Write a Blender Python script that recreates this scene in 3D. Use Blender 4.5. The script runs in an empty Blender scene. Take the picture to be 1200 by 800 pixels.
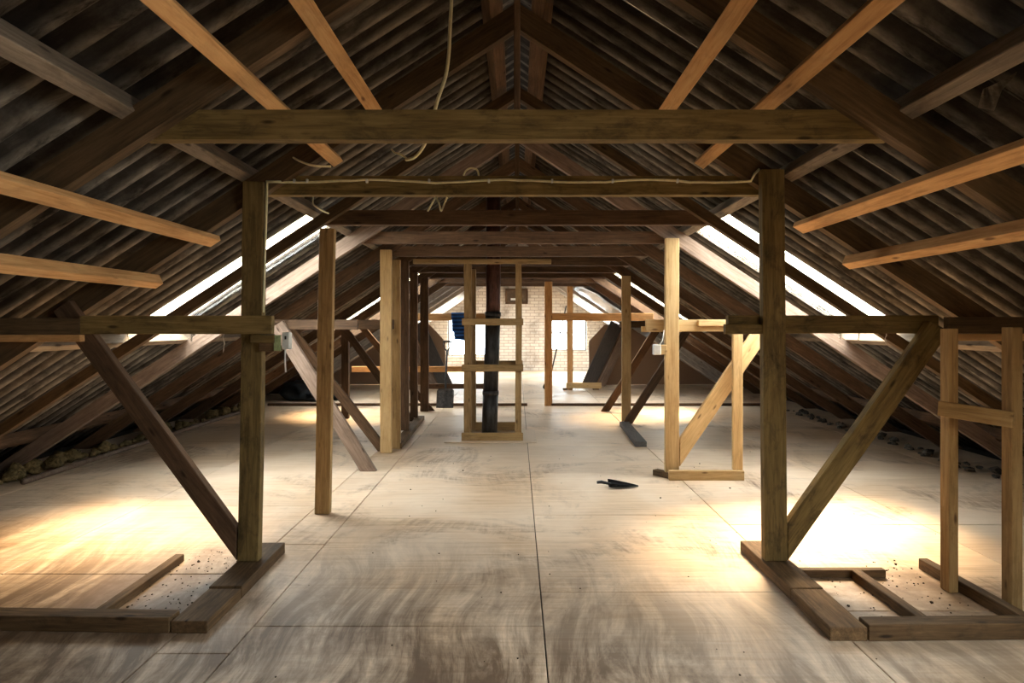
import bpy, bmesh, math, random
from mathutils import Vector, Matrix, noise

random.seed(7)
scene = bpy.context.scene
COL = scene.collection

# ------------------------------------------------------------------ camera
F, CX, CY, HC = 740.0, 606.0, 380.0, 1.6        # focal length and vanishing point in 1200x800 pixels, eye height in metres
cam_d = bpy.data.cameras.new('camera')
cam_d.sensor_width = 36.0
cam_d.lens = F / 1200.0 * 36.0
cam_d.shift_x = (600.0 - CX) / 1200.0
cam_d.shift_y = (CY - 400.0) / 1200.0
cam_d.clip_start = 0.05
cam = bpy.data.objects.new('camera', cam_d)
cam.location = (0, 0, HC)
cam.rotation_euler = (math.radians(90), 0, 0)
COL.objects.link(cam)
scene.camera = cam

def at(px, py, Y):                                # pixel -> point at depth Y
    return Vector(((px - CX) / F * Y, Y, HC + (CY - py) / F * Y))

# ------------------------------------------------------------------ sky, sun, exposure
world = bpy.data.worlds.new('world')
scene.world = world
world.use_nodes = True
bg = world.node_tree.nodes['Background']
bg.inputs[0].default_value = (0.88, 0.94, 1.0, 1)
bg.inputs[1].default_value = 21.0
sun_d = bpy.data.lights.new('sun', 'SUN')
sun_d.energy = 36.0
sun_d.angle = math.radians(28)                    # hazy sun behind thin cloud
sun_d.color = (1.0, 0.73, 0.44)
sun = bpy.data.objects.new('sun', sun_d)
sun.rotation_euler = Vector((0.16, 0.57, 0.80)).to_track_quat('Z', 'Y').to_euler()
COL.objects.link(sun)
scene.view_settings.view_transform = 'Standard'
scene.view_settings.look = 'None'
scene.view_settings.exposure = 0.4
scene.view_settings.gamma = 1.0
scene.view_settings.use_curve_mapping = False
scene.cycles.max_bounces = 10
scene.cycles.diffuse_bounces = 6
scene.cycles.transparent_max_bounces = 16
scene.cycles.sample_clamp_indirect = 12

# ------------------------------------------------------------------ roof geometry (metres)
SL, RZ = 0.655, 3.54                              # roof slope, height of the rafters' lower edge at the ridge
ANG = math.atan(SL)
CA, SA = math.cos(ANG), math.sin(ANG)
RD = 0.14                                         # rafter depth
PD = 0.12                                         # purlin depth
TY = [1.61 + 1.26 * k for k in range(-2, 16)]     # front face of every truss
TRUSS = {k: 1.61 + 1.26 * k for k in range(-2, 16)}   # TRUSS[1] is the first one in view
Y0, Y1 = -3.2, 21.9
SHEET_W = 1.06
WAVE = SHEET_W / 6.0
SKY_Y = 5.75

def slope_pt(s, X, y, n):
    return Vector((s * (X + n * SA), y, RZ - SL * X + n * CA))

# ------------------------------------------------------------------ material helpers
def new_mat(name):
    m = bpy.data.materials.new(name)
    m.use_nodes = True
    nt = m.node_tree
    return m, nt, nt.nodes['Principled BSDF']

def N(nt, typ, **kw):
    n = nt.nodes.new(typ)
    for k, v in kw.items():
        setattr(n, k, v)
    return n

def ramp(nt, fac, stops):
    r = N(nt, 'ShaderNodeValToRGB')
    el = r.color_ramp.elements
    while len(el) < len(stops):
        el.new(0.5)
    for e, (p, c) in zip(el, stops):
        e.position = p
        e.color = (c[0], c[1], c[2], 1) if len(c) == 3 else c
    nt.links.new(fac, r.inputs[0])
    return r.outputs[0]

def mixc(nt, fac, a, b, mode='MIX'):
    m = N(nt, 'ShaderNodeMix', data_type='RGBA', blend_type=mode)
    for sock, v in ((m.inputs[0], fac), (m.inputs[6], a), (m.inputs[7], b)):
        if hasattr(v, 'default_value') or isinstance(v, bpy.types.NodeSocket):
            nt.links.new(v, sock)
        elif isinstance(v, (tuple, list)):
            sock.default_value = (v[0], v[1], v[2], 1)
        else:
            sock.default_value = v
    return m.outputs[2]

def math_n(nt, op, a, b=0.0):
    m = N(nt, 'ShaderNodeMath', operation=op)
    for sock, v in ((m.inputs[0], a), (m.inputs[1], b)):
        if isinstance(v, bpy.types.NodeSocket):
            nt.links.new(v, sock)
        else:
            sock.default_value = v
    return m.outputs[0]

def noise_n(nt, vec, scale, detail=4, rough=0.6, dist=0.0):
    n = N(nt, 'ShaderNodeTexNoise')
    n.inputs['Scale'].default_value = scale
    n.inputs['Detail'].default_value = detail
    n.inputs['Roughness'].default_value = rough
    n.inputs['Distortion'].default_value = dist
    nt.links.new(vec, n.inputs['Vector'])
    return n.outputs['Fac']

def mapping(nt, vec, scale=(1, 1, 1), rot=(0, 0, 0), loc=(0, 0, 0)):
    m = N(nt, 'ShaderNodeMapping')
    m.inputs['Scale'].default_value = scale
    m.inputs['Rotation'].default_value = rot
    m.inputs['Location'].default_value = loc
    nt.links.new(vec, m.inputs['Vector'])
    return m.outputs[0]

def bump(nt, bsdf, h, strength=0.3, dist=0.01):
    b = N(nt, 'ShaderNodeBump')
    b.inputs['Strength'].default_value = strength
    b.inputs['Distance'].default_value = dist
    nt.links.new(h, b.inputs['Height'])
    nt.links.new(b.outputs[0], bsdf.inputs['Normal'])

def wood(name, dark, mid, light, rough=0.75, stain=0.5, stain_col=(0.02, 0.014, 0.008), spec=0.25):
    m, nt, b = new_mat(name)
    tc = N(nt, 'ShaderNodeTexCoord')
    oi = N(nt, 'ShaderNodeObjectInfo')
    off = N(nt, 'ShaderNodeVectorMath', operation='MULTIPLY_ADD')
    nt.links.new(oi.outputs['Random'], off.inputs[0])
    off.inputs[1].default_value = (37.0, 19.0, 53.0)
    nt.links.new(tc.outputs['Object'], off.inputs[2])
    v = off.outputs[0]
    grain = noise_n(nt, mapping(nt, v, (2.2, 34, 34)), 1.6, 5, 0.65, 0.6)
    broad = noise_n(nt, mapping(nt, v, (1.0, 5, 5)), 1.7, 3, 0.6)
    g2 = math_n(nt, 'ADD', math_n(nt, 'MULTIPLY', grain, 0.62), math_n(nt, 'MULTIPLY', broad, 0.38))
    c = ramp(nt, g2, [(0.30, dark), (0.5, mid), (0.70, light)])
    st = noise_n(nt, mapping(nt, v, (1.4, 3, 3)), 3.2, 6, 0.72, 0.4)
    stf = ramp(nt, st, [(0.50, (0, 0, 0)), (0.72, (stain, stain, stain))])
    c = mixc(nt, stf, c, stain_col)
    vo = N(nt, 'ShaderNodeTexVoronoi')
    vo.inputs['Scale'].default_value = 1.0
    nt.links.new(mapping(nt, v, (2.6, 9, 9)), vo.inputs['Vector'])
    kn = ramp(nt, vo.outputs['Distance'], [(0.055, (0.85, 0.85, 0.85)), (0.12, (0, 0, 0))])
    c = mixc(nt, kn, c, (dark[0] * 0.35, dark[1] * 0.3, dark[2] * 0.3))
    # each timber a little lighter or darker than its neighbour
    hv = N(nt, 'ShaderNodeHueSaturation')
    nt.links.new(c, hv.inputs['Color'])
    nt.links.new(math_n(nt, 'ADD', math_n(nt, 'MULTIPLY', oi.outputs['Random'], 0.4), 0.8), hv.inputs['Value'])
    nt.links.new(hv.outputs[0], b.inputs['Base Color'])
    b.inputs['Roughness'].default_value = rough
    b.inputs['Specular IOR Level'].default_value = spec
    bump(nt, b, g2, 0.35, 0.006)
    return m

M = {}
M['olive'] = wood('weathered_olive_timber', (0.075, 0.048, 0.016), (0.19, 0.13, 0.046), (0.31, 0.215, 0.085), stain=0.8)
M['brown'] = wood('dark_brown_timber', (0.045, 0.026, 0.014), (0.115, 0.066, 0.036), (0.19, 0.115, 0.065), stain=0.5)
M['rafter'] = wood('sooty_rafter_timber', (0.038, 0.024, 0.011), (0.105, 0.066, 0.032), (0.18, 0.115, 0.06), stain=0.5)
M['pine'] = wood('orange_pine', (0.36, 0.17, 0.058), (0.60, 0.335, 0.135), (0.73, 0.46, 0.21), stain=0.28, stain_col=(0.10, 0.045, 0.015))
M['tan'] = wood('tan_softwood', (0.17, 0.10, 0.038), (0.34, 0.215, 0.09), (0.46, 0.31, 0.145), stain=0.4, stain_col=(0.06, 0.03, 0.012))
M['newpine'] = wood('fresh_pine', (0.40, 0.24, 0.095), (0.58, 0.39, 0.18), (0.70, 0.50, 0.26), stain=0.25, stain_col=(0.16, 0.08, 0.03))
M['grey'] = wood('grey_purlin_timber', (0.10, 0.078, 0.055), (0.21, 0.165, 0.12), (0.34, 0.28, 0.21), stain=0.5)
M['greybrown'] = wood('grey_brown_timber', (0.11, 0.075, 0.055), (0.22, 0.155, 0.115), (0.33, 0.245, 0.19), stain=0.4)
M['pale'] = wood('pale_grey_timber', (0.26, 0.235, 0.21), (0.46, 0.43, 0.39), (0.62, 0.59, 0.55), stain=0.4)
M['sill'] = wood('dirty_floor_timber', (0.045, 0.026, 0.012), (0.13, 0.077, 0.036), (0.23, 0.145, 0.072), stain=0.65)

def roof_sheet_mat():
    m, nt, b = new_mat('dirty_asbestos_sheet')
    tc = N(nt, 'ShaderNodeTexCoord')
    oi = N(nt, 'ShaderNodeObjectInfo')
    off = N(nt, 'ShaderNodeVectorMath', operation='MULTIPLY_ADD')
    nt.links.new(oi.outputs['Random'], off.inputs[0])
    off.inputs[1].default_value = (31.0, 17.0, 11.0)
    nt.links.new(tc.outputs['Object'], off.inputs[2])
    v = off.outputs[0]
    a = noise_n(nt, v, 2.6, 7, 0.72, 0.3)
    s = noise_n(nt, mapping(nt, v, (1.0, 8, 4)), 2.5, 6, 0.75, 0.4)
    f = math_n(nt, 'ADD', math_n(nt, 'MULTIPLY', a, 0.6), math_n(nt, 'MULTIPLY', s, 0.4))
    c = ramp(nt, f, [(0.36, (0.016, 0.013, 0.010)), (0.50, (0.040, 0.033, 0.026)), (0.62, (0.085, 0.072, 0.056)), (0.74, (0.28, 0.245, 0.20))])
    # light on the wave crests painted in as broken pale lines
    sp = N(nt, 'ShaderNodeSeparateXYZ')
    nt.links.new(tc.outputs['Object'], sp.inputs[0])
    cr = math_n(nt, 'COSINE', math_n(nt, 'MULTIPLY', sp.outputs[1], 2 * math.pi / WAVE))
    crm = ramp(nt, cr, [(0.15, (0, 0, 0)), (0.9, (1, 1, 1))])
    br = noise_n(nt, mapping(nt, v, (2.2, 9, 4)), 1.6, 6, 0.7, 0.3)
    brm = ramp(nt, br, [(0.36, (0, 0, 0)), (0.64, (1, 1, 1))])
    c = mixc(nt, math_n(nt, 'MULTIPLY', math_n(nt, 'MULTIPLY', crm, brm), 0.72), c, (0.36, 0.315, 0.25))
    nt.links.new(c, b.inputs['Base Color'])
    b.inputs['Roughness'].default_value = 0.9
    b.inputs['Specular IOR Level'].default_value = 0.15
    bump(nt, b, f, 0.5, 0.01)
    return m
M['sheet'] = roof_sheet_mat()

def clear_sheet_mat():
    m, nt, b = new_mat('clear_corrugated_plastic')
    out = nt.nodes['Material Output']
    tr = N(nt, 'ShaderNodeBsdfTransparent')
    tc = N(nt, 'ShaderNodeTexCoord')
    d = noise_n(nt, mapping(nt, tc.outputs['Object'], (2, 7, 3)), 2.0, 5, 0.7)
    c = ramp(nt, d, [(0.35, (0.97, 0.97, 0.95)), (0.72, (0.72, 0.69, 0.62))])
    nt.links.new(c, tr.inputs[0])
    gl = N(nt, 'ShaderNodeBsdfGlossy')
    gl.inputs['Roughness'].default_value = 0.15
    mx = N(nt, 'ShaderNodeMixShader')
    mx.inputs[0].default_value = 0.04
    nt.links.new(tr.outputs[0], mx.inputs[1])
    nt.links.new(gl.outputs[0], mx.inputs[2])
    nt.links.new(mx.outputs[0], out.inputs[0])
    return m
M['clear'] = clear_sheet_mat()

def glass_mat():
    m, nt, b = new_mat('dusty_window_glass')
    out = nt.nodes['Material Output']
    tr = N(nt, 'ShaderNodeBsdfTransparent')
    tr.inputs[0].default_value = (0.9, 0.93, 0.93, 1)
    gl = N(nt, 'ShaderNodeBsdfGlossy')
    gl.inputs['Roughness'].default_value = 0.05
    mx = N(nt, 'ShaderNodeMixShader')
    mx.inputs[0].default_value = 0.06
    nt.links.new(tr.outputs[0], mx.inputs[1])
    nt.links.new(gl.outputs[0], mx.inputs[2])
    nt.links.new(mx.outputs[0], out.inputs[0])
    return m
M['glass'] = glass_mat()

def floor_mat():
    m, nt, b = new_mat('scuffed_plywood_floor')
    g = N(nt, 'ShaderNodeNewGeometry')
    oi = N(nt, 'ShaderNodeObjectInfo')
    p = g.outputs['Position']
    wn = N(nt, 'ShaderNodeTexNoise')
    wn.inputs['Scale'].default_value = 0.55
    wn.inputs['Detail'].default_value = 1.0
    nt.links.new(p, wn.inputs['Vector'])
    wa = N(nt, 'ShaderNodeVectorMath', operation='MULTIPLY_ADD')   # bends the scrape marks into sweeps
    nt.links.new(wn.outputs['Color'], wa.inputs[0])
    wa.inputs[1].default_value = (0.8, 0.8, 0)
    nt.links.new(p, wa.inputs[2])
    wp = wa.outputs[0]
    grain = noise_n(nt, mapping(nt, p, (1.1, 26, 1)), 1.3, 5, 0.62, 0.7)
    c = ramp(nt, grain, [(0.30, (0.50, 0.34, 0.20)), (0.52, (0.65, 0.47, 0.31)), (0.75, (0.75, 0.58, 0.41))])
    # pale filler dust swept over the boards in arcs
    w = N(nt, 'ShaderNodeTexWave', wave_type='RINGS')
    w.inputs['Scale'].default_value = 3.2
    w.inputs['Distortion'].default_value = 9.0
    w.inputs['Detail'].default_value = 4.0
    w.inputs['Detail Scale'].default_value = 1.6
    nt.links.new(mapping(nt, p, (1, 1, 1), (0, 0, 0.3), (0.9, -1.1, 0)), w.inputs['Vector'])
    dn = noise_n(nt, p, 0.9, 5, 0.66, 0.5)
    dust = math_n(nt, 'MULTIPLY', ramp(nt, dn, [(0.38, (0, 0, 0)), (0.62, (1, 1, 1))]), 0.55)
    c = mixc(nt, dust, c, (0.80, 0.68, 0.55))
    # brown scrape marks and dirt
    dn2 = noise_n(nt, mapping(nt, p, (1, 1, 1), (0, 0, 0), (5, 3, 0)), 0.75, 6, 0.7, 0.8)
    patch = ramp(nt, dn2, [(0.51, (0, 0, 0)), (0.68, (1, 1, 1))])
    fine = noise_n(nt, mapping(nt, wp, (20, 1.6, 1), (0, 0, -0.45)), 1.0, 6, 0.72, 0.3)
    finef = ramp(nt, fine, [(0.36, (0.08, 0.08, 0.08)), (0.62, (1, 1, 1))])
    c = mixc(nt, math_n(nt, 'MULTIPLY', math_n(nt, 'MULTIPLY', patch, finef), 0.9), c, (0.15, 0.085, 0.045))
    ring = ramp(nt, w.outputs['Fac'], [(0.70, (0, 0, 0)), (0.97, (0.35, 0.35, 0.35))])
    c = mixc(nt, math_n(nt, 'MULTIPLY', ring, patch), c, (0.20, 0.12, 0.07))
    # trodden soot in the nearest part of the attic
    sp = N(nt, 'ShaderNodeSeparateXYZ')
    nt.links.new(p, sp.inputs[0])
    near = N(nt, 'ShaderNodeMapRange')
    near.inputs['From Min'].default_value = 4.8
    near.inputs['From Max'].default_value = 3.0
    nt.links.new(math_n(nt, 'ADD', sp.outputs[1], math_n(nt, 'MULTIPLY', sp.outputs[0], 0.28)), near.inputs['Value'])
    dn3 = noise_n(nt, mapping(nt, wp, (5, 0.9, 1), (0, 0, -0.5)), 1.2, 7, 0.72, 0.5)
    soot = math_n(nt, 'MULTIPLY', near.outputs[0], ramp(nt, dn3, [(0.33, (0, 0, 0)), (0.58, (1, 1, 1))]))
    c = mixc(nt, math_n(nt, 'MULTIPLY', soot, 0.9), c, (0.105, 0.058, 0.028))
    # earth left lying inside the two sill frames
    def band(val, lo, hi, soft):
        a = N(nt, 'ShaderNodeMapRange'); a.inputs['From Min'].default_value = lo - soft; a.inputs['From Max'].default_value = lo + soft
        b_ = N(nt, 'ShaderNodeMapRange'); b_.inputs['From Min'].default_value = hi + soft; b_.inputs['From Max'].default_value = hi - soft
        nt.links.new(val, a.inputs['Value']); nt.links.new(val, b_.inputs['Value'])
        return math_n(nt, 'MULTIPLY', a.outputs[0], b_.outputs[0])
    earth = math_n(nt, 'MULTIPLY', band(math_n(nt, 'ABSOLUTE', sp.outputs[0]), 1.72, 2.62, 0.06), band(sp.outputs[1], 3.28, 4.15, 0.12))
    en = noise_n(nt, p, 5.0, 7, 0.75, 0.4)
    earth = math_n(nt, 'MULTIPLY', earth, ramp(nt, en, [(0.30, (0.35, 0.35, 0.35)), (0.62, (0.92, 0.92, 0.92))]))
    c = mixc(nt, earth, c, (0.17, 0.10, 0.05))
    hv = N(nt, 'ShaderNodeHueSaturation')
    nt.links.new(c, hv.inputs['Color'])
    nt.links.new(math_n(nt, 'ADD', math_n(nt, 'MULTIPLY', oi.outputs['Random'], 0.22), 0.88), hv.inputs['Value'])
    nt.links.new(hv.outputs[0], b.inputs['Base Color'])
    rr = ramp(nt, dn, [(0.35, (0.42, 0.42, 0.42)), (0.65, (0.6, 0.6, 0.6))])
    nt.links.new(rr, b.inputs['Roughness'])
    b.inputs['Specular IOR Level'].default_value = 0.45
    bump(nt, b, math_n(nt, 'ADD', grain, fine), 0.12, 0.004)
    return m
M['floor'] = floor_mat()

def plain(name, col, rough=0.7, metal=0.0, var=0.25, scale=6.0, spec=0.3, b_str=0.2, stretch=(1, 1, 1)):
    m, nt, b = new_mat(name)
    tc = N(nt, 'ShaderNodeTexCoord')
    n = noise_n(nt, mapping(nt, tc.outputs['Object'], stretch), scale, 5, 0.65, 0.2)
    lo = tuple(x * (1 - var) for x in col)
    hi = tuple(min(1, x * (1 + var)) for x in col)
    nt.links.new(ramp(nt, n, [(0.33, lo), (0.67, hi)]), b.inputs['Base Color'])
    b.inputs['Roughness'].default_value = rough
    b.inputs['Metallic'].default_value = metal
    b.inputs['Specular IOR Level'].default_value = spec
    bump(nt, b, n, b_str, 0.005)
    return m
M['subfloor'] = plain('dark_subfloor', (0.05, 0.04, 0.03), 0.95)
M['pipe'] = plain('sooty_black_steel_pipe', (0.085, 0.088, 0.092), 0.42, 0.6, 0.5, 5, b_str=0.1, stretch=(4, 4, 1))
M['copper'] = plain('heat_browned_steel_pipe', (0.15, 0.075, 0.06), 0.36, 0.7, 0.5, 5, b_str=0.1, stretch=(4, 4, 1))
M['steel'] = plain('worn_grey_steel', (0.18, 0.18, 0.18), 0.45, 0.7, 0.4, 18)
M['blackmetal'] = plain('black_painted_metal', (0.03, 0.032, 0.035), 0.45, 0.3, 0.4, 12)
M['white'] = plain('dirty_white_plastic', (0.72, 0.73, 0.70), 0.5, 0, 0.12, 20)
M['cable'] = plain('yellowed_white_cable', (0.78, 0.72, 0.46), 0.55, 0, 0.15, 20)
M['greenplastic'] = plain('faded_green_plate', (0.36, 0.44, 0.22), 0.6, 0, 0.3, 40)
M['particle'] = plain('brown_particle_board', (0.30, 0.195, 0.125), 0.85, 0, 0.12, 60)
M['plankdark'] = plain('dark_grey_board', (0.075, 0.066, 0.060), 0.7, 0, 0.3, 5, stretch=(1, 8, 8))
M['wool'] = plain('matted_mineral_wool', (0.16, 0.115, 0.052), 1.0, 0, 0.7, 24, 0.05, 0.9)
M['rubble'] = plain('dusty_rubble', (0.10, 0.085, 0.07), 1.0, 0, 0.6, 20, 0.05, 0.8)
M['crumb'] = plain('dirt_crumbs', (0.05, 0.035, 0.022), 0.95, 0, 0.5, 30)
M['tarp'] = plain('dark_plastic_tarpaulin', (0.035, 0.045, 0.055), 0.4, 0, 0.4, 5)
M['web'] = plain('dusty_cobweb', (0.55, 0.50, 0.42), 1.0, 0, 0.2, 30)
M['foil'] = plain('crinkled_silver_foil', (0.75, 0.75, 0.76), 0.28, 0.85, 0.15, 9, 0.5, 0.8)
M['hatch'] = plain('dark_hatch_board', (0.10, 0.07, 0.045), 0.8, 0, 0.4, 7)
M['frame_paint'] = plain('grey_window_paint', (0.30, 0.30, 0.29), 0.6, 0, 0.2, 15)

def cloth_mat():
    m, nt, b = new_mat('blue_ribbed_cloth')
    tc = N(nt, 'ShaderNodeTexCoord')
    w = N(nt, 'ShaderNodeTexWave', bands_direction='Z')
    w.inputs['Scale'].default_value = 4.2
    w.inputs['Distortion'].default_value = 1.5
    nt.links.new(tc.outputs['Object'], w.inputs['Vector'])
    nt.links.new(ramp(nt, w.outputs['Fac'], [(0.2, (0.010, 0.03, 0.085)), (0.8, (0.025, 0.12, 0.36))]), b.inputs['Base Color'])
    b.inputs['Roughness'].default_value = 0.9
    return m
M['cloth'] = cloth_mat()

def brick_mat():
    m, nt, b = new_mat('whitewashed_brick')
    g = N(nt, 'ShaderNodeNewGeometry')
    sp = N(nt, 'ShaderNodeSeparateXYZ')
    nt.links.new(g.outputs['Position'], sp.inputs[0])
    cb = N(nt, 'ShaderNodeCombineXYZ')
    nt.links.new(sp.outputs[0], cb.inputs[0])
    nt.links.new(sp.outputs[2], cb.inputs[1])
    br = N(nt, 'ShaderNodeTexBrick')
    br.inputs['Scale'].default_value = 1.0
    br.inputs['Brick Width'].default_value = 0.30
    br.inputs['Row Height'].default_value = 0.105
    br.inputs['Mortar Size'].default_value = 0.010
    br.inputs['Color1'].default_value = (0.74, 0.69, 0.62, 1)
    br.inputs['Color2'].default_value = (0.64, 0.57, 0.49, 1)
    br.inputs['Mortar'].default_value = (0.42, 0.35, 0.29, 1)
    nt.links.new(cb.outputs[0], br.inputs['Vector'])
    n = noise_n(nt, g.outputs['Position'], 1.1, 6, 0.7, 0.3)
    c = mixc(nt, ramp(nt, n, [(0.50, (0, 0, 0)), (0.70, (0.75, 0.75, 0.75))]), br.outputs['Color'], (0.20, 0.155, 0.115))
    nt.links.new(c, b.inputs['Base Color'])
    b.inputs['Roughness'].default_value = 0.9
    bump(nt, b, math_n(nt, 'SUBTRACT', 1.0, br.outputs['Fac']), 0.6, 0.012)
    return m
M['brick'] = brick_mat()

# ------------------------------------------------------------------ object helpers
def tag(o, label=None, cat=None, group=None, kind=None):
    if label: o['label'] = label
    if cat: o['category'] = cat
    if group: o['group'] = group
    if kind: o['kind'] = kind
    return o

def place(o, world_m, parent=None):
    COL.objects.link(o)
    if parent is not None:
        o.parent = parent
        world_m = parent['_m'] if False else (Matrix.Translation(-world_loc(parent)) @ world_m)
    o.matrix_basis = world_m
    return o

def world_loc(o):                                  # roots and parents carry a translation only
    v = Vector((0, 0, 0))
    while o is not None:
        v = v + o.matrix_basis.translation
        o = o.parent
    return v

def thing(name, label, cat, loc=(0, 0, 0), group=None, kind=None):
    o = bpy.data.objects.new(name, None)
    o.empty_display_size = 0.1
    place(o, Matrix.Translation(Vector(loc)))
    return tag(o, label, cat, group, kind)

def link_bm(name, bm, mat, parent=None, m=Matrix.Identity(4), smooth=False):
    me = bpy.data.meshes.new(name)
    bmesh.ops.recalc_face_normals(bm, faces=bm.faces)
    bm.to_mesh(me)
    bm.free()
    if smooth:
        for p in me.polygons: p.use_smooth = True
    me.materials.append(mat)
    return place(bpy.data.objects.new(name, me), m, parent)

def box_bm(sx, sy, sz, bev=0.004, bm=None, off=(0, 0, 0)):
    own = bm is None
    if own: bm = bmesh.new()
    r = bmesh.ops.create_cube(bm, size=1.0)
    for v in r['verts']:
        v.co = Vector((v.co.x * sx + off[0], v.co.y * sy + off[1], v.co.z * sz + off[2]))
    if bev and own:
        bmesh.ops.bevel(bm, geom=bm.edges[:], offset=min(bev, 0.2 * min(sx, sy, sz)), segments=1, affect='EDGES')
    return bm

def frame_from(d, up):
    x = d.normalized()
    z = (up - x * up.dot(x))
    if z.length < 1e-4:
        up = Vector((0, 1, 0)); z = up - x * up.dot(x)
    z.normalize()
    y = z.cross(x)
    return Matrix(((x.x, y.x, z.x), (x.y, y.y, z.y), (x.z, y.z, z.z))).to_4x4()

def timber(name, p0, p1, w, h, mat, parent=None, up=(0, 0, 1), cut0=0.0, cut1=0.0, bev=0.004, wob=0.0):
    """A squared timber from p0 to p1 (centre line); h along `up`, w across. cut0/cut1 slant the ends along the h axis."""
    p0, p1 = Vector(p0), Vector(p1)
    d = p1 - p0
    L = d.length
    bm = bmesh.new()
    nseg = 6 if wob else 1
    rings = []
    ph = random.uniform(0, 9)
    for i in range(nseg + 1):
        t = i / nseg
        oy = wob * (noise.noise(Vector((t * 2.2 + ph, 0.3, 0))))
        oz = wob * (noise.noise(Vector((t * 2.2 + ph, 7.3, 0))))
        ring = []
        for (a, b_) in ((-1, -1), (1, -1), (1, 1), (-1, 1)):
            x = (t - 0.5) * L
            if i == 0: x += cut0 * b_ * 0.5
            if i == nseg: x += cut1 * b_ * 0.5
            ring.append(bm.verts.new((x, a * w / 2 + oy, b_ * h / 2 + oz)))
        rings.append(ring)
    for r0, r1 in zip(rings, rings[1:]):
        for j in range(4):
            bm.faces.new((r0[j], r0[(j + 1) % 4], r1[(j + 1) % 4], r1[j]))
    bm.faces.new(rings[0][::-1]); bm.faces.new(rings[-1])
    if bev:
        bm.normal_update()
        es = [e for e in bm.edges if len(e.link_faces) == 2 and e.calc_face_angle(0) > 0.7]
        bmesh.ops.bevel(bm, geom=es, offset=min(bev, 0.15 * min(w, h)), segments=1, affect='EDGES')
    m = Matrix.Translation((p0 + p1) / 2) @ frame_from(d, Vector(up))
    return link_bm(name, bm, mat, parent, m)

def prism_bm(poly, y0, y1, bm=None):
    """Extrude an XZ polygon from y0 to y1."""
    if bm is None: bm = bmesh.new()
    a = [bm.verts.new((x, y0, z)) for x, z in poly]
    b = [bm.verts.new((x, y1, z)) for x, z in poly]
    n = len(poly)
    bm.faces.new(a); bm.faces.new(b[::-1])
    for i in range(n):
        bm.faces.new((a[i], b[i], b[(i + 1) % n], a[(i + 1) % n]))
    return bm

def tube_bm(pts, r, seg=8, bm=None, caps=True):
    if bm is None: bm = bmesh.new()
    pts = [Vector(p) for p in pts]
    rr = r if isinstance(r, (list, tuple)) else [r] * len(pts)
    rings = []
    for i, p in enumerate(pts):
        d = (pts[min(i + 1, len(pts) - 1)] - pts[max(i - 1, 0)])
        fm = frame_from(d, Vector((0.13, 0.31, 0.94)) if abs(d.normalized().z) < 0.9 else Vector((0, 1, 0)))
        rings.append([bm.verts.new(p + fm.to_3x3() @ Vector((0, math.cos(t) * rr[i], math.sin(t) * rr[i])))
                      for t in [2 * math.pi * k / seg for k in range(seg)]])
    for r0, r1 in zip(rings, rings[1:]):
        for j in range(seg):
            bm.faces.new((r0[j], r0[(j + 1) % seg], r1[(j + 1) % seg], r1[j]))
    if caps:
        bm.faces.new(rings[0][::-1]); bm.faces.new(rings[-1])
    return bm

def smooth_path(pts, n=6):
    pts = [Vector(p) for p in pts]
    out = []
    for i in range(len(pts) - 1):
        p0, p1, p2, p3 = pts[max(i - 1, 0)], pts[i], pts[i + 1], pts[min(i + 2, len(pts) - 1)]
        for k in range(n):
            t = k / n
            out.append(0.5 * ((2 * p1) + (p2 - p0) * t + (2 * p0 - 5 * p1 + 4 * p2 - p3) * t * t + (3 * p1 - p0 - 3 * p2 + p3) * t ** 3))
    out.append(pts[-1])
    return out

def lump_bm(c, r, bm, rough=0.5, sub=2, seed=0.0):
    k = bmesh.ops.create_icosphere(bm, subdivisions=sub, radius=1.0)
    for v in k['verts']:
        f = 1 + rough * noise.noise(v.co * 2.1 + Vector((seed, seed * 1.7, 3))) + 0.5 * rough * noise.noise(v.co * 5 + Vector((seed, 1, seed)))
        v.co = Vector((c[0] + v.co.x * r[0] * f, c[1] + v.co.y * r[1] * f, max(0.003, c[2] + v.co.z * r[2] * f)))

ORD = ['', 'first', 'second', 'third', 'fourth', 'fifth', 'sixth', 'seventh', 'eighth', 'ninth', 'tenth', 'eleventh',
       'twelfth', 'thirteenth', 'fourteenth', 'fifteenth']

# ------------------------------------------------------------------ floor of plywood sheets
floor = thing('floor', 'pale scuffed plywood sheet floor of the attic', 'floor', (0, 9, 0), kind='structure')
sub = link_bm('floor_base', box_bm(13.0, Y1 - Y0 + 0.6, 0.1, 0), M['subfloor'], floor, Matrix.Translation((0, (Y0 + Y1) / 2, -0.075)))
cols = [(-5.7, -4.83, 5.58), (-4.83, -3.30, 5.58), (-3.30, -1.765, 5.58), (-1.765, -1.40, 4.6), (-1.40, 0.14, 3.35),
        (0.14, 1.695, 3.78), (1.695, 3.24, 6.58), (3.24, 4.78, 6.58), (4.78, 5.7, 6.58)]
sheet_meshes = {}
for x0, x1, ys in cols:
    w = x1 - x0
    y = ys - 1.525 * math.ceil((ys - Y0) / 1.525)
    while y < Y1:
        a, b = max(y, Y0), min(y + 1.525, Y1)
        key = (round(w, 3), round(b - a, 3))
        o = None
        if key not in sheet_meshes:
            o = link_bm('plywood_sheet', box_bm(w - 0.007, b - a - 0.007, 0.022, 0.0025), M['floor'], floor)
            sheet_meshes[key] = o.data
        else:
            o = place(bpy.data.objects.new('plywood_sheet', sheet_meshes[key]), Matrix.Identity(4), floor)
        o.matrix_basis = Matrix.Translation(Vector(((x0 + x1) / 2, (a + b) / 2, -0.011 + random.uniform(-0.0025, 0.0))) - world_loc(floor))
        y += 1.525

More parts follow.
